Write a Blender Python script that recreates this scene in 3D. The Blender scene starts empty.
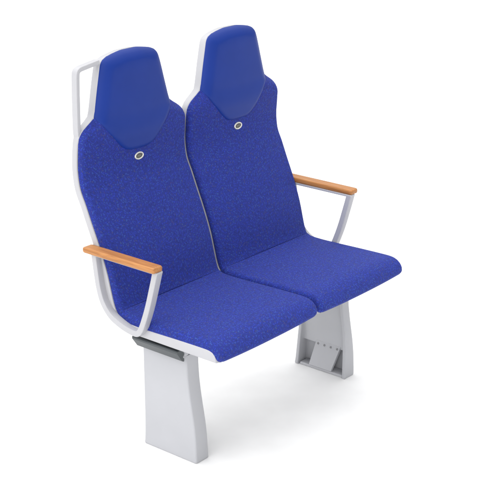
import bpy, bmesh, math
from mathutils import Vector

sc = bpy.context.scene
COL = sc.collection
PI = math.pi

# ------------------------------------------------------------------ helpers
def lerp_table(tab, v):
    if v <= tab[0][0]: return tab[0][1]
    for (a, fa), (b, fb) in zip(tab, tab[1:]):
        if v <= b:
            k = (v - a) / (b - a)
            return fa + (fb - fa) * k
    return tab[-1][1]

def catmull(pts, n):
    out = []
    P = [Vector(p) for p in pts]
    P = [2 * P[0] - P[1]] + P + [2 * P[-1] - P[-2]]
    for i in range(1, len(P) - 2):
        a, b, c, d = P[i - 1:i + 3]
        for k in range(n):
            t = k / n
            out.append(0.5 * ((2 * b) + (c - a) * t + (2 * a - 5 * b + 4 * c - d) * t * t + (3 * b - a - 3 * c + d) * t ** 3))
    out.append(P[-2])
    return out

def resample(pts, n):
    L = [0.0]
    for a, b in zip(pts, pts[1:]): L.append(L[-1] + (b - a).length)
    out = []; j = 0
    for i in range(n):
        s = L[-1] * i / (n - 1)
        while j < len(L) - 2 and L[j + 1] < s: j += 1
        k = (s - L[j]) / max(1e-9, L[j + 1] - L[j])
        out.append(pts[j].lerp(pts[j + 1], k))
    return out

class Curve:                                   # profile curve in (y, z), by arc length from its first point
    def __init__(self, pts, n=400):
        self.p = resample(catmull([Vector(q).to_3d() for q in pts], 24), n)
        self.L = sum((b - a).length for a, b in zip(self.p, self.p[1:]))
        self.n = n
        self.zs = [q.y for q in self.p]
    def at(self, s):
        f = max(0, min(1, s / self.L)) * (self.n - 1); i = min(self.n - 2, int(f))
        q = self.p[i].lerp(self.p[i + 1], f - i)
        i0 = max(0, i - 3); i1 = min(self.n - 1, i + 4)
        t = (self.p[i1] - self.p[i0]).normalized()
        return q, Vector((t.y, -t.x, 0)), t     # point, normal (front side), tangent
    def s_of_z(self, z):
        for i in range(self.n - 1):
            if self.zs[i] >= z >= self.zs[i + 1]:
                k = (self.zs[i] - z) / max(1e-9, self.zs[i] - self.zs[i + 1])
                return self.L * (i + k) / (self.n - 1)
        return self.L

def link(name, bm, mats, parent=None, angle=40, loc=None):
    bmesh.ops.remove_doubles(bm, verts=bm.verts, dist=1e-6)
    bmesh.ops.recalc_face_normals(bm, faces=bm.faces)
    me = bpy.data.meshes.new(name); bm.to_mesh(me); bm.free()
    for m in (mats if isinstance(mats, (list, tuple)) else [mats]): me.materials.append(m)
    for p in me.polygons: p.use_smooth = True
    me.set_sharp_from_angle(angle=math.radians(angle))
    o = bpy.data.objects.new(name, me); COL.objects.link(o)
    if parent: o.parent = parent
    if loc: o.location = loc
    return o

def grid_faces(bm, rows, closed=False):
    F = []
    for a, b in zip(rows, rows[1:]):
        n = len(a)
        for i in range(n if closed else n - 1):
            j = (i + 1) % n
            try: F.append(bm.faces.new((a[i], a[j], b[j], b[i])))
            except ValueError: pass
    return F

def smooth(a, b, v):
    k = min(1, max(0, (v - a) / (b - a))); return k*k*(3 - 2*k)

def dist_poly(x, y, poly):
    best = 9.0
    for (ax, ay), (bx, by) in poly:
        dx, dy = bx - ax, by - ay
        t = ((x - ax) * dx + (y - ay) * dy) / max(1e-12, dx * dx + dy * dy)
        t = 0 if t < 0 else 1 if t > 1 else t
        d = (x - ax - t * dx) ** 2 + (y - ay - t * dy) ** 2
        if d < best: best = d
    return math.sqrt(best)

def roll(d, R):
    k = min(1.0, max(0.0, d / R))
    return math.sqrt(1 - (1 - k) ** 2)

def box(bm, x0, x1, y0, y1, z0, z1, bev=0.0):
    g = bmesh.ops.create_cube(bm, size=1.0)
    for v in g['verts']:
        v.co = Vector((x0 + (v.co.x + .5) * (x1 - x0), y0 + (v.co.y + .5) * (y1 - y0), z0 + (v.co.z + .5) * (z1 - z0)))
    if bev:
        es = list({e for v in g['verts'] for e in v.link_edges})
        bmesh.ops.bevel(bm, geom=es, offset=bev, segments=3, affect='EDGES', profile=.5)

def rounded_rect(w, h, r, n=4):                # points (a, b), counter-clockwise
    out = []
    for cx, cy, a0 in ((w/2-r, h/2-r, 0), (-w/2+r, h/2-r, PI/2), (-w/2+r, -h/2+r, PI), (w/2-r, -h/2+r, 1.5*PI)):
        for k in range(n + 1):
            a = a0 + PI/2 * k / n
            out.append((cx + r*math.cos(a), cy + r*math.sin(a)))
    return out

def sweep(bm, path, axis, w, t, r):            # rounded bar along a planar path; w along axis, t across
    rows = []
    axis = Vector(axis)
    for i, p in enumerate(path):
        tg = (path[min(i+1, len(path)-1)] - path[max(i-1, 0)]).normalized()
        nn = axis.cross(tg).normalized()
        rows.append([bm.verts.new(p + axis*a + nn*b) for a, b in rounded_rect(w, t, r)])
    grid_faces(bm, rows, True)
    bm.faces.new(rows[0]); bm.faces.new(rows[-1])

def extrude_poly(bm, pts, fn0, fn1):
    a = [bm.verts.new(fn0(p)) for p in pts]; b = [bm.verts.new(fn1(p)) for p in pts]
    bm.faces.new(a); bm.faces.new(b)
    grid_faces(bm, [a, b], True)

# ------------------------------------------------------------------ materials
def new_mat(name):
    m = bpy.data.materials.new(name); m.use_nodes = True
    N = m.node_tree.nodes; L = m.node_tree.links
    return m, N, L, N['Principled BSDF']

def node(N, kind, **kw):
    n = N.new(kind)
    for k, v in kw.items():
        if k.startswith('i_'): n.inputs[k[2:].replace('_', ' ')].default_value = v
        else: setattr(n, k, v)
    return n

def ramp(N, stops):
    r = N.new('ShaderNodeValToRGB')
    while len(r.color_ramp.elements) < len(stops): r.color_ramp.elements.new(.5)
    for e, (p, c) in zip(r.color_ramp.elements, stops):
        e.position = p; e.color = (*c, 1) if len(c) == 3 else c
    return r

def painted(name, col, rough=.38, bump=.04, scale=900):
    m, N, L, B = new_mat(name)
    tc = N.new('ShaderNodeTexCoord')
    n1 = node(N, 'ShaderNodeTexNoise', i_Scale=7.0, i_Detail=4.0)
    L.new(tc.outputs['Object'], n1.inputs['Vector'])
    c2 = tuple(c * .955 for c in col)
    r = ramp(N, [(.35, c2), (.65, col)])
    L.new(n1.outputs['Fac'], r.inputs[0]); L.new(r.outputs[0], B.inputs['Base Color'])
    n2 = node(N, 'ShaderNodeTexNoise', i_Scale=scale, i_Detail=2.0)
    L.new(tc.outputs['Object'], n2.inputs['Vector'])
    bp = node(N, 'ShaderNodeBump', i_Strength=bump, i_Distance=.0006)
    L.new(n2.outputs['Fac'], bp.inputs['Height']); L.new(bp.outputs[0], B.inputs['Normal'])
    mr = node(N, 'ShaderNodeMapRange'); mr.inputs[3].default_value = rough - .05; mr.inputs[4].default_value = rough + .07
    L.new(n1.outputs['Fac'], mr.inputs[0]); L.new(mr.outputs[0], B.inputs['Roughness'])
    return m

WHITE = painted('white_powder_coat', (.445, .445, .467))
LEGM = painted('pale_grey_cast_metal', (.43, .435, .46), rough=.45)
DARK = painted('dark_grey_anodised', (.045, .054, .060), rough=.42)
STEEL = painted('dull_steel', (.30, .30, .31), rough=.35); STEEL.node_tree.nodes['Principled BSDF'].inputs['Metallic'].default_value = .6
FLOOR = painted('white_studio_floor', (.88, .88, .88), rough=.75, bump=.0)
FLOOR.node_tree.nodes['Principled BSDF'].inputs['Specular IOR Level'].default_value = .15

def fabric():
    m, N, L, B = new_mat('blue_woven_moquette')
    uvn = N.new('ShaderNodeUVMap'); uvn.uv_map = 'cloth'
    oi = N.new('ShaderNodeObjectInfo')
    ad = node(N, 'ShaderNodeVectorMath', operation='ADD')
    L.new(uvn.outputs[0], ad.inputs[0]); L.new(oi.outputs['Location'], ad.inputs[1])
    def vmath(op, a, b=None):
        n = node(N, 'ShaderNodeVectorMath', operation=op)
        for i, v in enumerate((a, b)):
            if v is None: continue
            if isinstance(v, tuple): n.inputs[i].default_value = v
            else: L.new(v, n.inputs[i])
        return n.outputs[0]
    def math_(op, a, b=None, c=None):
        n = node(N, 'ShaderNodeMath', operation=op)
        for i, v in enumerate((a, b, c)):
            if v is None: continue
            if isinstance(v, (int, float)): n.inputs[i].default_value = v
            else: L.new(v, n.inputs[i])
        return n.outputs[0]
    def soft(v, lo, hi):
        n = node(N, 'ShaderNodeMapRange', interpolation_type='SMOOTHSTEP')
        n.inputs[1].default_value = lo; n.inputs[2].default_value = hi; n.inputs[3].default_value = 1; n.inputs[4].default_value = 0
        L.new(v, n.inputs[0]); return n.outputs[0]
    def noise(vec, scale, detail=2.0):
        n = node(N, 'ShaderNodeTexNoise', i_Scale=scale, i_Detail=detail); L.new(vec, n.inputs['Vector']); return n.outputs['Fac']
    # woven ground: fine ribs both ways with a little irregular yarn tone
    yarn = noise(ad.outputs[0], 330.0, 3.0)
    base = ramp(N, [(.25, (.0155, .0265, .190)), (.75, (.0210, .0352, .242))])
    L.new(yarn, base.inputs[0])
    cur = base.outputs[0]; hgt = None
    def flecks(cell, off, length, width, palette, amount):
        nonlocal cur, hgt
        p = vmath('ADD', ad.outputs[0], (off, off * 1.7, 0))
        vo = node(N, 'ShaderNodeTexVoronoi', voronoi_dimensions='2D', feature='F1', i_Scale=1.0 / cell, i_Randomness=.78)
        L.new(p, vo.inputs['Vector'])
        loc = vmath('SUBTRACT', p, vo.outputs['Position'])
        sc_ = N.new('ShaderNodeSeparateColor'); L.new(vo.outputs['Color'], sc_.inputs[0])
        ro = node(N, 'ShaderNodeVectorRotate', rotation_type='Z_AXIS'); L.new(loc, ro.inputs['Vector'])
        L.new(math_('MULTIPLY', sc_.outputs[0], 6.283), ro.inputs['Angle'])
        sx = N.new('ShaderNodeSeparateXYZ'); L.new(ro.outputs[0], sx.inputs[0])
        bend = math_('MULTIPLY', math_('SINE', math_('MULTIPLY_ADD', sx.outputs[0], 6.283 / (length * 1.7), sc_.outputs[1])), width * 1.0)
        v = math_('ABSOLUTE', math_('SUBTRACT', sx.outputs[1], bend))
        u = math_('ABSOLUTE', sx.outputs[0])
        mask = math_('MULTIPLY', soft(v, width * .45, width * .95), soft(u, length * .38, length * .55))
        r = ramp(N, palette); r.color_ramp.interpolation = 'CONSTANT'; L.new(sc_.outputs[2], r.inputs[0])
        mx = node(N, 'ShaderNodeMix', data_type='RGBA'); L.new(math_('MULTIPLY', mask, amount), mx.inputs['Factor'])
        L.new(cur, mx.inputs['A']); L.new(r.outputs[0], mx.inputs['B']); cur = mx.outputs['Result']
        hgt = mask if hgt is None else math_('MAXIMUM', hgt, mask)
    flecks(.0088, 0.0, .0056, .0015, [(0, (.026, .052, .46)), (.38, (.022, .040, .36)), (.60, (.042, .105, .40)), (.78, (.010, .015, .085)), (.88, (.075, .078, .13))], .70)
    flecks(.0120, .37, .0052, .0014, [(0, (.030, .062, .52)), (.40, (.012, .018, .11)), (.55, (.036, .085, .42)), (.78, (.060, .036, .14)), (.87, (.046, .120, .27))], .62)
    L.new(cur, B.inputs['Base Color'])
    B.inputs['Roughness'].default_value = .85
    B.inputs['Specular IOR Level'].default_value = .2
    B.inputs['Sheen Weight'].default_value = .13; B.inputs['Sheen Roughness'].default_value = .45
    B.inputs['Sheen Tint'].default_value = (.5, .56, 1, 1)
    pill = noise(ad.outputs[0], 900.0, 2.0); wave = noise(ad.outputs[0], 28.0, 2.0)
    h = math_('ADD', math_('ADD', math_('MULTIPLY', pill, .5), math_('MULTIPLY', hgt, .15)), math_('MULTIPLY', wave, 1.1))
    bp = node(N, 'ShaderNodeBump', i_Strength=.32, i_Distance=.0018)
    L.new(h, bp.inputs['Height']); L.new(bp.outputs[0], B.inputs['Normal'])
    return m
FABRIC = fabric()

def leather():
    m, N, L, B = new_mat('blue_leatherette')
    tc = N.new('ShaderNodeTexCoord')
    n = node(N, 'ShaderNodeTexNoise', i_Scale=9.0, i_Detail=3.0); L.new(tc.outputs['Object'], n.inputs['Vector'])
    r = ramp(N, [(.3, (.0065, .030, .218)), (.7, (.0085, .034, .240))]); L.new(n.outputs['Fac'], r.inputs[0]); L.new(r.outputs[0], B.inputs['Base Color'])
    v = node(N, 'ShaderNodeTexVoronoi', i_Scale=520.0, feature='DISTANCE_TO_EDGE'); L.new(tc.outputs['Object'], v.inputs['Vector'])
    bp = node(N, 'ShaderNodeBump', i_Strength=.10, i_Distance=.0006); L.new(v.outputs['Distance'], bp.inputs['Height']); L.new(bp.outputs[0], B.inputs['Normal'])
    B.inputs['Roughness'].default_value = .46
    B.inputs['Specular IOR Level'].default_value = .2
    return m
LEATHER = leather()

def wood():
    m, N, L, B = new_mat('oiled_beech')
    tc = N.new('ShaderNodeTexCoord'); mp = node(N, 'ShaderNodeMapping'); mp.inputs['Scale'].default_value = (60, 3.2, 60)
    oi = N.new('ShaderNodeObjectInfo'); ad = node(N, 'ShaderNodeVectorMath', operation='ADD')
    L.new(tc.outputs['Object'], ad.inputs[0]); L.new(oi.outputs['Location'], ad.inputs[1]); L.new(ad.outputs[0], mp.inputs[0])
    n = node(N, 'ShaderNodeTexNoise', i_Scale=3.0, i_Detail=6.0, i_Distortion=.7, i_Roughness=.6); L.new(mp.outputs[0], n.inputs['Vector'])
    r = ramp(N, [(.28, (.26, .100, .024)), (.5, (.42, .172, .046)), (.75, (.53, .245, .076))]); L.new(n.outputs['Fac'], r.inputs[0]); L.new(r.outputs[0], B.inputs['Base Color'])
    mp2 = node(N, 'ShaderNodeMapping'); mp2.inputs['Scale'].default_value = (900, 40, 900); L.new(ad.outputs[0], mp2.inputs[0])
    n2 = node(N, 'ShaderNodeTexNoise', i_Scale=1.0, i_Detail=2.0); L.new(mp2.outputs[0], n2.inputs['Vector'])
    bp = node(N, 'ShaderNodeBump', i_Strength=.15, i_Distance=.0006); L.new(n2.outputs['Fac'], bp.inputs['Height']); L.new(bp.outputs[0], B.inputs['Normal'])
    B.inputs['Roughness'].default_value = .45
    return m
WOOD = wood()

def plain(name, col, rough, metal=0.0):
    m, N, L, B = new_mat(name)
    tc = N.new('ShaderNodeTexCoord'); n = node(N, 'ShaderNodeTexNoise', i_Scale=300.0, i_Detail=2.0); L.new(tc.outputs['Object'], n.inputs['Vector'])
    r = ramp(N, [(.3, tuple(c*.9 for c in col)), (.7, col)]); L.new(n.outputs['Fac'], r.inputs[0]); L.new(r.outputs[0], B.inputs['Base Color'])
    B.inputs['Roughness'].default_value = rough; B.inputs['Metallic'].default_value = metal
    return m
CHROME = plain('satin_silver', (.74, .73, .66), .3, .55)
BLACK = plain('dark_badge_face', (.05, .05, .045), .4)
BADGEMARK = plain('grey_badge_mark', (.17, .17, .155), .4)

# ------------------------------------------------------------------ setting
bm = bmesh.new()
n = 24; R = 60
rings = []
for rr in (3, 8, 20, R):
    rings.append([bm.verts.new((rr*math.cos(2*PI*k/48), rr*math.sin(2*PI*k/48), 0)) for k in range(48)])
bm.faces.new(rings[0]); grid_faces(bm, rings, True)
fl = link('floor', bm, FLOOR); fl['kind'] = 'structure'; fl['label'] = 'plain white studio floor under the seat'

# ------------------------------------------------------------------ the seat
seat = bpy.data.objects.new('double_seat', None); COL.objects.link(seat)
seat.location = (0, 0, 0)
seat['label'] = 'blue double passenger seat with two headrests and wooden armrests on pale grey legs'
seat['category'] = 'seat'
PITCH = .47

# shell profile (front side), top of the head down to the front of the pan
PROFILE = [(-.072, 1.183), (-.078, 1.14), (-.081, 1.07), (-.084, 1.0), (-.083, .95), (-.078, .90), (-.0755, .85), (-.083, .798), (-.103, .754),
           (-.124, .704), (-.146, .654), (-.166, .604), (-.183, .554), (-.196, .504), (-.206, .467), (-.219, .440), (-.244, .425), (-.29, .421),
           (-.36, .4215), (-.46, .424), (-.55, .4255), (-.586, .4245), (-.602, .4175), (-.6095, .404), (-.611, .390)]
CV = Curve(PROFILE)
SZ = CV.s_of_z
WIDTH = [(.43, .2285), (.80, .2288), (.90, .2295), (.935, .2285), (.952, .225), (.964, .2175), (.976, .204), (.987, .186), (.996, .171), (1.004, .1625),
         (1.02, .157), (1.06, .147), (1.10, .137), (1.13, .1290), (1.148, .1235), (1.158, .118), (1.166, .109), (1.172, .094), (1.176, .076), (1.180, .052), (1.183, .03)]
S_BEND = SZ(.45)
S_SEAM = [i for i in range(CV.n) if CV.p[i].x < -.2225][0] / (CV.n - 1) * CV.L   # crease between back and seat
def width_s(s):
    if s >= S_BEND:
        e = CV.L - s                            # rounded front corners of the pan
        r = .020; base = .2285 + .0018 * smooth(S_BEND, S_BEND + .12, s)
        return base - (r - math.sqrt(max(0, r*r - (r - min(r, e))**2))) if e < r else base
    return lerp_table(WIDTH, CV.at(s)[0].y)

def rows_between(s0, s1, step, dense0=0, dense1=0):
    ss = [s0 + (s1 - s0) * i / max(1, round((s1 - s0) / step)) for i in range(round((s1 - s0) / step) + 1)]
    if dense0: ss += [s0 + dense0 * (i / 12) ** 2 for i in range(1, 12)]
    if dense1: ss += [s1 - dense1 * (i / 12) ** 2 for i in range(1, 12)]
    ss = sorted(set(round(v, 5) for v in ss))
    out = [ss[0]]
    for v in ss[1:]:
        if v - out[-1] > .0004: out.append(v)
    return out

def edge_cols(n=30):
    return [math.sin(PI/2 * (2*i/n - 1)) * .75 + (2*i/n - 1) * .25 for i in range(n + 1)]

# --- white moulded shell
def shell_bm():
    bm = bmesh.new(); rows = []
    for s in rows_between(0, CV.L, .012, .03, .03):
        q, N_, T_ = CV.at(s)
        w = width_s(s) + .0015 - .000 * smooth(S_BEND, S_BEND + .12, s)
        th = .0225 + .0065 * min(1, max(0, (s - S_BEND + .08) / .12)) + .006 * (1 - smooth(SZ(1.02), SZ(.93), s))
        kb = smooth(S_BEND + .02, S_BEND + .14, s)   # under the pan the back of the shell is one flat underside
        if kb > 0:
            N_ = (N_.lerp(Vector((0, 1, 0)), kb)).normalized()
            th = th * (1 - kb) + kb * max(.002, q.y - .3905)
        r = min(.005, th * .45)
        ring = []
        def P(x, d):
            ring.append(bm.verts.new((x, q.x + N_.x * d, q.y + N_.y * d)))
        for i in range(13): P((w - r) * (2*i/12 - 1), 0)
        for k in range(1, 4): a = PI/2 * k / 4; P(w - r + r*math.sin(a), -r + r*math.cos(a))
        P(w, -r); P(w, -th + r)
        for k in range(1, 4): a = PI/2 * k / 4; P(w - r + r*math.cos(a), -th + r - r*math.sin(a))
        for i in range(13): P((w - r) * (1 - 2*i/12), -th)
        for k in range(1, 4): a = PI/2 * k / 4; P(-w + r - r*math.sin(a), -th + r - r*math.cos(a))
        P(-w, -th + r); P(-w, -r)
        for k in range(1, 4): a = PI/2 * k / 4; P(-w + r - r*math.cos(a), -r + r*math.sin(a))
        rows.append(ring)
    grid_faces(bm, rows, True)
    bm.faces.new(rows[0]); bm.faces.new(rows[-1])
    return bm

# --- outline used for the padding depth (backrest + head), in (x, s)
def outline(samples):
    right = [(width_s(s), s) for s in samples]
    pts = [(-x, s) for x, s in reversed(right)] + right
    return list(zip(pts, pts[1:]))
UP = [SZ(z) for z in (1.1825, 1.18, 1.177, 1.172, 1.166, 1.158, 1.148, 1.13, 1.10, 1.06, 1.02, 1.004, .996, .988, .978, .968, .958, .94, .90, .8, .6, .44)]
UP[0] = 0.0005
OUT_UP = outline(UP)
def depth_up(x, s):
    z = CV.at(s)[0].y
    d = dist_poly(x, s, OUT_UP)
    h = smooth(.925, 1.0, z)
    k = min(1, d / (.0135 + .0215 * h))
    soft = 1 - (1 - k) ** (2.0 - .45 * h)       # the head pad has broad chamfered sides, the back a tight rolled edge
    prof = roll(d, .0135) * (1 - h) + soft * h
    T = .0195 - .0035 * h
    w = width_s(s)
    val = T * prof + (.0115 - .0045 * h) * (1 - min(1, abs(x) / max(.05, w)) ** 2) * roll(d, .06)
    val *= .50 + .50 * roll(S_SEAM + .005 - s, .014)
    return val

def sheet(bm, srows, wfun, dfun, cols, mirror_cap=.008):
    rows = []; flat = {}
    for s in srows:
        q, N_, T_ = CV.at(s)
        w = wfun(s)
        row = []
        xs = [c * w for c in cols]
        for j, x in enumerate([xs[0]] + xs + [xs[-1]]):
            d = dfun(x, s)
            if j in (0, len(xs) + 1): d -= mirror_cap
            row.append(bm.verts.new((x, q.x + N_.x * d, q.y + N_.y * d)))
        rows.append(row)
    grid_faces(bm, rows)
    V = [[0.0] * len(rows[0])]                  # true lengths over the surface, so the weave does not stretch round the edges
    for a, b in zip(rows, rows[1:]): V.append([v + (p.co - q.co).length for v, p, q in zip(V[-1], a, b)])
    mid = len(rows[0]) // 2
    for row, vs in zip(rows, V):
        for step in (1, -1):
            u = 0.0; j = mid
            flat[row[mid]] = (0.0, vs[mid])
            while 0 <= j + step < len(row):
                u += step * (row[j + step].co - row[j].co).length; j += step
                flat[row[j]] = (u, vs[j])
    for src in (0, -1):                        # tuck the two ends in as well
        q, N_, T_ = CV.at(srows[src])
        tuck = [bm.verts.new(v.co - Vector((0, N_.x, N_.y)) * mirror_cap) for v in rows[src]]
        for a, b in zip(rows[src], tuck): flat[b] = flat[a]
        grid_faces(bm, [rows[src], tuck])
    uv = bm.loops.layers.uv.new('cloth')       # the cloth laid flat, in metres
    for f in bm.faces:
        for l in f.loops: l[uv].uv = flat[l.vert]

COLS = edge_cols(44)
def backrest_bm():
    bm = bmesh.new()
    s0, s1 = SZ(1.03), S_SEAM + .0045
    def wf(s):
        z = CV.at(s)[0].y
        return width_s(s) - .002 - .03 * smooth(.999, 1.012, z)
    sheet(bm, rows_between(s0, s1, .008, 0, .03), wf, lambda x, s: depth_up(x, s), COLS)
    return bm

UW = [(.8835, .0), (.8838, .018), (.8848, .032), (.887, .045), (.891, .0565), (.897, .0665), (.905, .0765), (.918, .090), (.935, .1065), (.955, .126), (.975, .1435), (.99, .1555), (1.0, .162), (1.01, .1605)]
def head_w(s):
    z = CV.at(s)[0].y
    return lerp_table(UW, z) if z < 1.006 else width_s(s) - .001
HS = [0.0005] + [SZ(z) for z in (1.18, 1.177, 1.172, 1.166, 1.158, 1.148, 1.13, 1.10, 1.06, 1.02, 1.01, 1.0, .99, .975, .955, .935, .918, .905, .897, .891, .887, .8848, .8838, .8835)]
_r = [(head_w(s), s) for s in HS]; _p = [(-x, s) for x, s in reversed(_r)] + _r
OUT_HEAD = list(zip(_p, _p[1:]))
def headrest_bm():
    bm = bmesh.new()
    def df(x, s):
        d = dist_poly(x, s, OUT_HEAD)
        return depth_up(x, s) - .0015 + .0065 * roll(d, .014)
    sheet(bm, rows_between(.0008, SZ(.8836), .006, .04, .03), head_w, df, edge_cols(40), .006)
    return bm

# --- seat cushion
S_REAR = S_SEAM - .005
S_FRONT = CV.L - .001
def cush_w(s):
    e = S_FRONT - s; r = .021
    w = .2280 + .0022 * smooth(S_BEND, S_BEND + .12, s)
    if e < r: w -= (r - math.sqrt(max(0, r*r - (r - e)**2))) * .95
    return w
_s = [S_REAR - .05, S_REAR + .1, S_FRONT - .1] + [S_FRONT - .03 * (1 - i/10) for i in range(11)]
_r = [(cush_w(s), s) for s in _s]; _l = [(-x, s) for x, s in _r]
OUT_SEAT = list(zip(_r, _r[1:])) + list(zip(_l, _l[1:])) + [(_r[-1], _l[-1])]
def seat_cushion_bm():
    bm = bmesh.new()
    def df(x, s):
        d = dist_poly(x, s, OUT_SEAT)
        f = (s - S_REAR) / (S_FRONT - S_REAR)
        side = .006 * (1 - (x / .23) ** 2) * roll(d, .08)
        rear = .50 + .50 * roll(s - S_REAR, .014)
        return (.0225 * roll(d, .0145) + side) * rear
    sheet(bm, rows_between(S_REAR, S_FRONT, .009, .03, .05), cush_w, df, COLS, .006)
    for v in bm.verts:                          # the front lip bows down a little towards the middle
        v.co.z -= .0050 * (1 - min(1, abs(v.co.x) / .228) ** 2.5) * smooth(.585, .632, -v.co.y)
    return bm

def surf_front(x, z, extra=0.0):
    s = SZ(z); q, N_, T_ = CV.at(s)
    d = depth_up(x, s) + extra
    return Vector((x, q.x + N_.x*d, q.y + N_.y*d)), Vector((0, N_.x, N_.y))

def oval(bm, c, ax, up, nrm, a, b, prof, seg=40):   # prof: list of (scale, height)
    rows = [[bm.verts.new(c + ax*(a - (1-k)*b)*math.cos(2*PI*i/seg)*1.0 + up*(b*k)*math.sin(2*PI*i/seg) + nrm*h) for i in range(seg)] for k, h in prof]
    grid_faces(bm, rows, True); bm.faces.new(rows[-1]); return rows

def grab_handle_bm():
    bm = bmesh.new()
    xo = -.2190
    pts = [(xo + .006, .942), (xo + .0005, .968), (xo + .001, 1.03), (xo + .0025, 1.09), (xo + .004, 1.130), (xo + .0065, 1.144), (xo + .015, 1.1515), (xo + .04, 1.1555), (xo + .075, 1.160), (xo + .091, 1.162)]
    path = resample(catmull([(p[0], p[1], 0) for p in pts], 10), 60)
    path = [Vector((p.x, -.0705 - .0005 * (p.y - .955) / .2, p.y)) for p in path]
    sweep(bm, path, (0, 1, 0), .0225, .0135, .0022)
    return bm

shell_me = cush_me = None
protos = {}
for idx, sx in enumerate((-PITCH/2, PITCH/2)):
    loc = (sx, 0, 0)
    if idx == 0:
        sh = link('seat_shell', shell_bm(), WHITE, seat, 50, loc)
        bk = link('backrest_cushion', backrest_bm(), FABRIC, seat, 70, loc)
        hd = link('headrest', headrest_bm(), LEATHER, seat, 70, loc)
        sq = link('seat_cushion', seat_cushion_bm(), FABRIC, seat, 70, loc)
        c, nn = surf_front(0, .857, .0)
        up = Vector((1, 0, 0)).cross(-nn).normalized(); up = up if up.z > 0 else -up
        X = Vector((1, 0, 0))
        b = bmesh.new()
        oval(b, c, X, up, nn, .0195, .0125, [(1.0, -.004), (1.0, .0012), (.93, .0026), (.80, .003), (.66, .0026), (.60, .0012), (.58, .0008)])
        bd = link('badge', b, CHROME, bk, 60)
        b = bmesh.new()
        oval(b, c + nn*.0010, X, up, nn, .0142, .0072, [(1.0, -.001), (1.0, .0004)])
        bf = link('badge_face', b, BLACK, bk, 60)
        b = bmesh.new()                          # small unreadable raised mark inside the oval
        for i, (px, w_, h_) in enumerate(((-.0062, .0032, .0055), (-.0012, .0026, .007), (.0042, .0034, .005))):
            rr = rounded_rect(w_, h_, .0009, 3)
            extrude_poly(b, rr, lambda p: c + X*(px+p[0]+p[1]*.25) + up*p[1] + nn*.0012, lambda p: c + X*(px+p[0]+p[1]*.25) + up*p[1] + nn*.0019)
        bk_mark = link('badge_mark', b, BADGEMARK, bk, 60)
        gh = link('grab_handle', grab_handle_bm(), WHITE, sh, 50)
        sh['label'] = 'white shell with the grab handle beside its headrest'
        protos = dict(sh=sh, bk=bk, hd=hd, sq=sq, subs=(bd, bf, bk_mark))
    else:
        for k in ('sh', 'bk', 'hd', 'sq'):
            o = protos[k].copy(); COL.objects.link(o); o.parent = seat; o.location = loc
            if k == 'sh': o['label'] = 'white shell without a grab handle'
            if k == 'bk':
                for ch in protos['subs']:
                    c2 = ch.copy(); COL.objects.link(c2); c2.parent = o

# --- armrests
def strap_bm(sg):
    bm = bmesh.new()
    pts = [(-.168, .6155), (-.1715, .585), (-.1765, .55), (-.1835, .515), (-.1985, .478), (-.230, .444), (-.276, .4245), (-.318, .4165), (-.338, .4185), (-.351, .432), (-.361, .453), (-.383, .509), (-.404, .575), (-.4155, .6165)]
    path = resample(catmull([(p[0], p[1], 0) for p in pts], 12), 110)
    path = [Vector((0, p.x, p.y)) for p in path]
    cx = sg * .4740
    path = [p + Vector((cx, .0155, -.0095 + .0095 * smooth(.45, .60, p.z))) for p in path]
    sweep(bm, path, (1, 0, 0), .0255, .0188, .0024)
    box(bm, cx - .0127, cx + .0127, -.4096, -.140, .6125, .6205, .002)      # flat bearer under the wooden pad
    return bm
def pad_bm(sg):
    bm = bmesh.new(); rows = []
    y0, y1 = -.120, -.4115
    cx = sg * .4815; W = .040; H = .0185; zc = .6288
    n = 40
    for i in range(n + 1):
        k = i / n
        t = .5 - .5 * math.cos(PI * k)
        y = y0 + (y1 - y0) * t
        e = min(abs(y - y0), abs(y - y1)); r = .009
        ins = (r - math.sqrt(max(0, r*r - (r - min(r, e))**2)))
        rows.append([bm.verts.new((cx + a, y, zc + b)) for a, b in rounded_rect(W - 1.3*ins, H - 1.2*ins, .0062 * (1 - .4*ins/r), 5)])
    grid_faces(bm, rows, True); bm.faces.new(rows[0]); bm.faces.new(rows[-1])
    return bm
for sg in (-1, 1):
    st = link('armrest', strap_bm(sg), WHITE, seat, 45)
    link('armrest_pad', pad_bm(sg), WOOD, st, 60)

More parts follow.
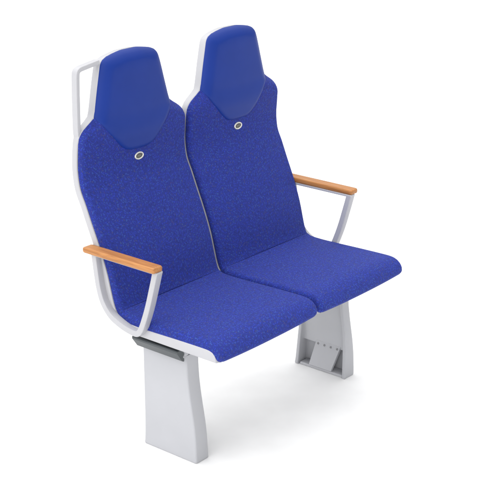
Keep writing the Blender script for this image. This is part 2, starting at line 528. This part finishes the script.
# --- legs
FRONT = [(0, -.4805), (.03, -.480), (.08, -.4775), (.13, -.472), (.18, -.4635), (.22, -.457), (.26, -.452), (.30, -.449), (.36, -.447)]
FC = Curve([(z, y) for z, y in FRONT])
def front_y(z): return lerp_table([(p.x, p.y) for p in FC.p], z)
def leg_bm(sg):
    bm = bmesh.new(); rows = []
    zs = [0, .002, .005] + [.01 + .01*i for i in range(8)] + [.0885, .0915] + [.10 + .0122*i for i in range(20)] + [.3445, .347]
    for z in zs:
        yf = front_y(z); yr = -.2695 + .006 * math.exp(-(z / .03))
        D = .055 - (.002 if sg < 0 else .015) * smooth(.02, .20, z) + .002*math.exp(-z/.02)
        xo = .41
        ch = .0025 if z == 0 else .0008 if z == .002 else 0
        xp = .3815 if z > .09 else .4025
        r = .006; t = .013
        P = []
        def arc(cx, cy, a0, a1, rr, n=5):
            for k in range(n + 1):
                a = a0 + (a1 - a0) * k / n
                P.append((cx + rr*math.cos(a), cy + rr*math.sin(a)))
        xo -= ch; yf2 = yf + ch; yr2 = yr - ch
        arc(xo - r, yr2 - r, PI/2, 0, r)
        crown = .0012 * math.sin(PI * min(1, z / .35))
        for k in (.25, .5, .75): P.append((xo + crown * math.sin(PI*k), yr2 + (yf2 - yr2) * k))
        arc(xo - r, yf2 + r, 0, -PI/2, r)
        xi = .41 - D + ch
        arc(xi + .003, yf2 + .003, -PI/2, -PI, .003, 3)
        arc(xi + .003, yf2 + t - .003, PI, PI/2, .003, 3)
        P.append((xp - .004, yf2 + t + .001)); P.append((xp, yf2 + t + .004))
        P.append((xp, yr2 - t - .004)); P.append((xp - .004, yr2 - t - .001))
        arc(xi + .003, yr2 - t + .003, -PI/2, -PI, .003, 3)
        arc(xi + .003, yr2 - .003, PI, PI/2, .003, 3)
        rows.append([bm.verts.new((sg * x, y, z)) for x, y in P])
    grid_faces(bm, rows, True); bm.faces.new(rows[0]); bm.faces.new(rows[-1])
    x0, x1 = sorted((sg * .3985, sg * .3585))
    box(bm, x0, x1, -.4655, -.2845, .0006, .010, .002)      # sole plate between the flanges
    # leg head that carries the rail
    x0, x1 = sorted((sg * .404, sg * .360))
    box(bm, x0, x1, -.4445, -.275, .3455, .3855, .004)
    return bm
def ramp_bm(sg):                                            # sloping bolt cover at the foot of the inner side
    bm = bmesh.new()
    ya, yb = -.325, -.419
    sec = [(.3575, .0105), (.3560, .0125), (.3795, .099), (.3815, .1012), (.3845, .0995), (.3855, .086), (.366, .0105)]
    sh_ = lambda z: -.0135 * min(1, max(0, (z - .012) / .08)); b_ = lambda z: -.0215 * min(1, max(0, (z - .012) / .08))
    a = [bm.verts.new((sg*x, ya + sh_(z), z)) for x, z in sec]; b = [bm.verts.new((sg*x, yb + b_(z), z)) for x, z in sec]
    grid_faces(bm, [a, b], True); bm.faces.new(a); bm.faces.new(b)
    return bm
def bolt_bm(sg, y):
    bm = bmesh.new()
    z = .091; x = .3775
    nx = Vector((-.95 * sg, 0, .31)).normalized()
    u = Vector((0, 1, 0)); v = nx.cross(u)
    c = Vector((sg * x, y, z))
    rows = [[bm.verts.new(c + nx*h + (u*math.cos(2*PI*i/16) + v*math.sin(2*PI*i/16))*rr) for i in range(16)] for rr, h in ((.0040, -.002), (.0040, .0012), (.0032, .0022), (.0018, .0022), (.0016, .0008))]
    grid_faces(bm, rows, True); bm.faces.new(rows[-1])
    return bm
for sg in (-1, 1):
    lg = link('leg', leg_bm(sg), LEGM, seat, 35)
    link('foot_cover', ramp_bm(sg), LEGM, lg, 30)
    for y in (-.348, -.375, -.402, -.429):
        link('bolt', bolt_bm(sg, y), STEEL, lg, 40)

# --- dark rails under the pans
def rail_bm(sg):
    bm = bmesh.new()
    # hooked extrusion profile in (x, z): slanted outer face, notched inner side
    prof = [(.456, .3825), (.4585, .380), (.4575, .374), (.437, .3455), (.431, .3425), (.4285, .344), (.4285, .352), (.4335, .356), (.4335, .3605), (.4285, .3635), (.4275, .368), (.4325, .372), (.4325, .3765), (.427, .379), (.427, .3825)]
    extrude_poly(bm, prof, lambda p: Vector((sg*p[0], -.274, p[1] - .003)), lambda p: Vector((sg*p[0], -.456, p[1] - .003)))
    return bm
def bracket_bm(sg):
    bm = bmesh.new()
    x0, x1 = sorted((sg * .4035, sg * .4245))
    box(bm, x0, x1, -.4515, -.28, .350, .3785, .003)
    return bm
for sg in (-1, 1):
    rl = link('support_rail', rail_bm(sg), DARK, seat, 25)
    link('rail_bracket', bracket_bm(sg), LEGM, rl, 30)
for y in (-.315, -.415):
    bm = bmesh.new(); box(bm, -.3585, .3585, y - .02, y + .02, .352, .3865, .004)
    link('crossbeam', bm, DARK, seat, 30)

# ------------------------------------------------------------------ light
w = bpy.data.worlds.new('World'); sc.world = w; w.use_nodes = True
WN = w.node_tree.nodes; WL = w.node_tree.links; bg = WN['Background']
# white studio dome: a broad soft light from above and from the left, over an even fill
dt = WN.new('ShaderNodeVectorMath'); dt.operation = 'DOT_PRODUCT'
DOME = Vector((.06, .24, .96)).normalized(); dt.inputs[1].default_value = DOME
tcw = WN.new('ShaderNodeTexCoord'); WL.new(tcw.outputs['Generated'], dt.inputs[0])
mx0 = WN.new('ShaderNodeMath'); mx0.operation = 'MAXIMUM'; mx0.inputs[1].default_value = 0
pw = WN.new('ShaderNodeMath'); pw.operation = 'POWER'; pw.inputs[1].default_value = 2.2
ml = WN.new('ShaderNodeMath'); ml.operation = 'MULTIPLY_ADD'; ml.inputs[1].default_value = 2.65; ml.inputs[2].default_value = .32
WL.new(dt.outputs['Value'], mx0.inputs[0]); WL.new(mx0.outputs[0], pw.inputs[0]); WL.new(pw.outputs[0], ml.inputs[0])
# a second, lower and weaker panel of the dome at the left
d2 = WN.new('ShaderNodeVectorMath'); d2.operation = 'DOT_PRODUCT'; d2.inputs[1].default_value = Vector((-.86, -.30, .34)).normalized()
WL.new(tcw.outputs['Generated'], d2.inputs[0])
m2 = WN.new('ShaderNodeMath'); m2.operation = 'MAXIMUM'; m2.inputs[1].default_value = 0
p2 = WN.new('ShaderNodeMath'); p2.operation = 'POWER'; p2.inputs[1].default_value = 4
a2 = WN.new('ShaderNodeMath'); a2.operation = 'MULTIPLY_ADD'; a2.inputs[1].default_value = 1.9
WL.new(d2.outputs['Value'], m2.inputs[0]); WL.new(m2.outputs[0], p2.inputs[0]); WL.new(p2.outputs[0], a2.inputs[0]); WL.new(ml.outputs[0], a2.inputs[2])
WL.new(a2.outputs[0], bg.inputs['Strength'])
bg.inputs['Color'].default_value = (1, 1, 1, 1)
def area(name, loc, target, size, power):
    l = bpy.data.lights.new(name, 'AREA'); l.shape = 'RECTANGLE'; l.size = size[0]; l.size_y = size[1]; l.energy = power
    o = bpy.data.objects.new(name, l); COL.objects.link(o); o.location = loc
    o.rotation_euler = (Vector(target) - Vector(loc)).to_track_quat('-Z', 'Y').to_euler()
    return o
area('side_softbox', (-3.6, .5, 2.6), (0, -.2, .7), (1.4, 2.0), 14)

# ------------------------------------------------------------------ camera
cam = bpy.data.cameras.new('camera'); co = bpy.data.objects.new('camera', cam); COL.objects.link(co)
co.location = (-3.01687, -2.83190, 1.95496)
co.rotation_euler = (math.radians(90 - 19.8953), 0, math.radians(-50.4584))
cam.sensor_fit = 'HORIZONTAL'; cam.sensor_width = 36; cam.lens = 36 * 1319.04 / 495
cam.clip_start = .05; cam.clip_end = 300
sc.camera = co
sc.view_settings.view_transform = 'Standard'; sc.view_settings.look = 'None'; sc.view_settings.gamma = 1; sc.view_settings.exposure = 0
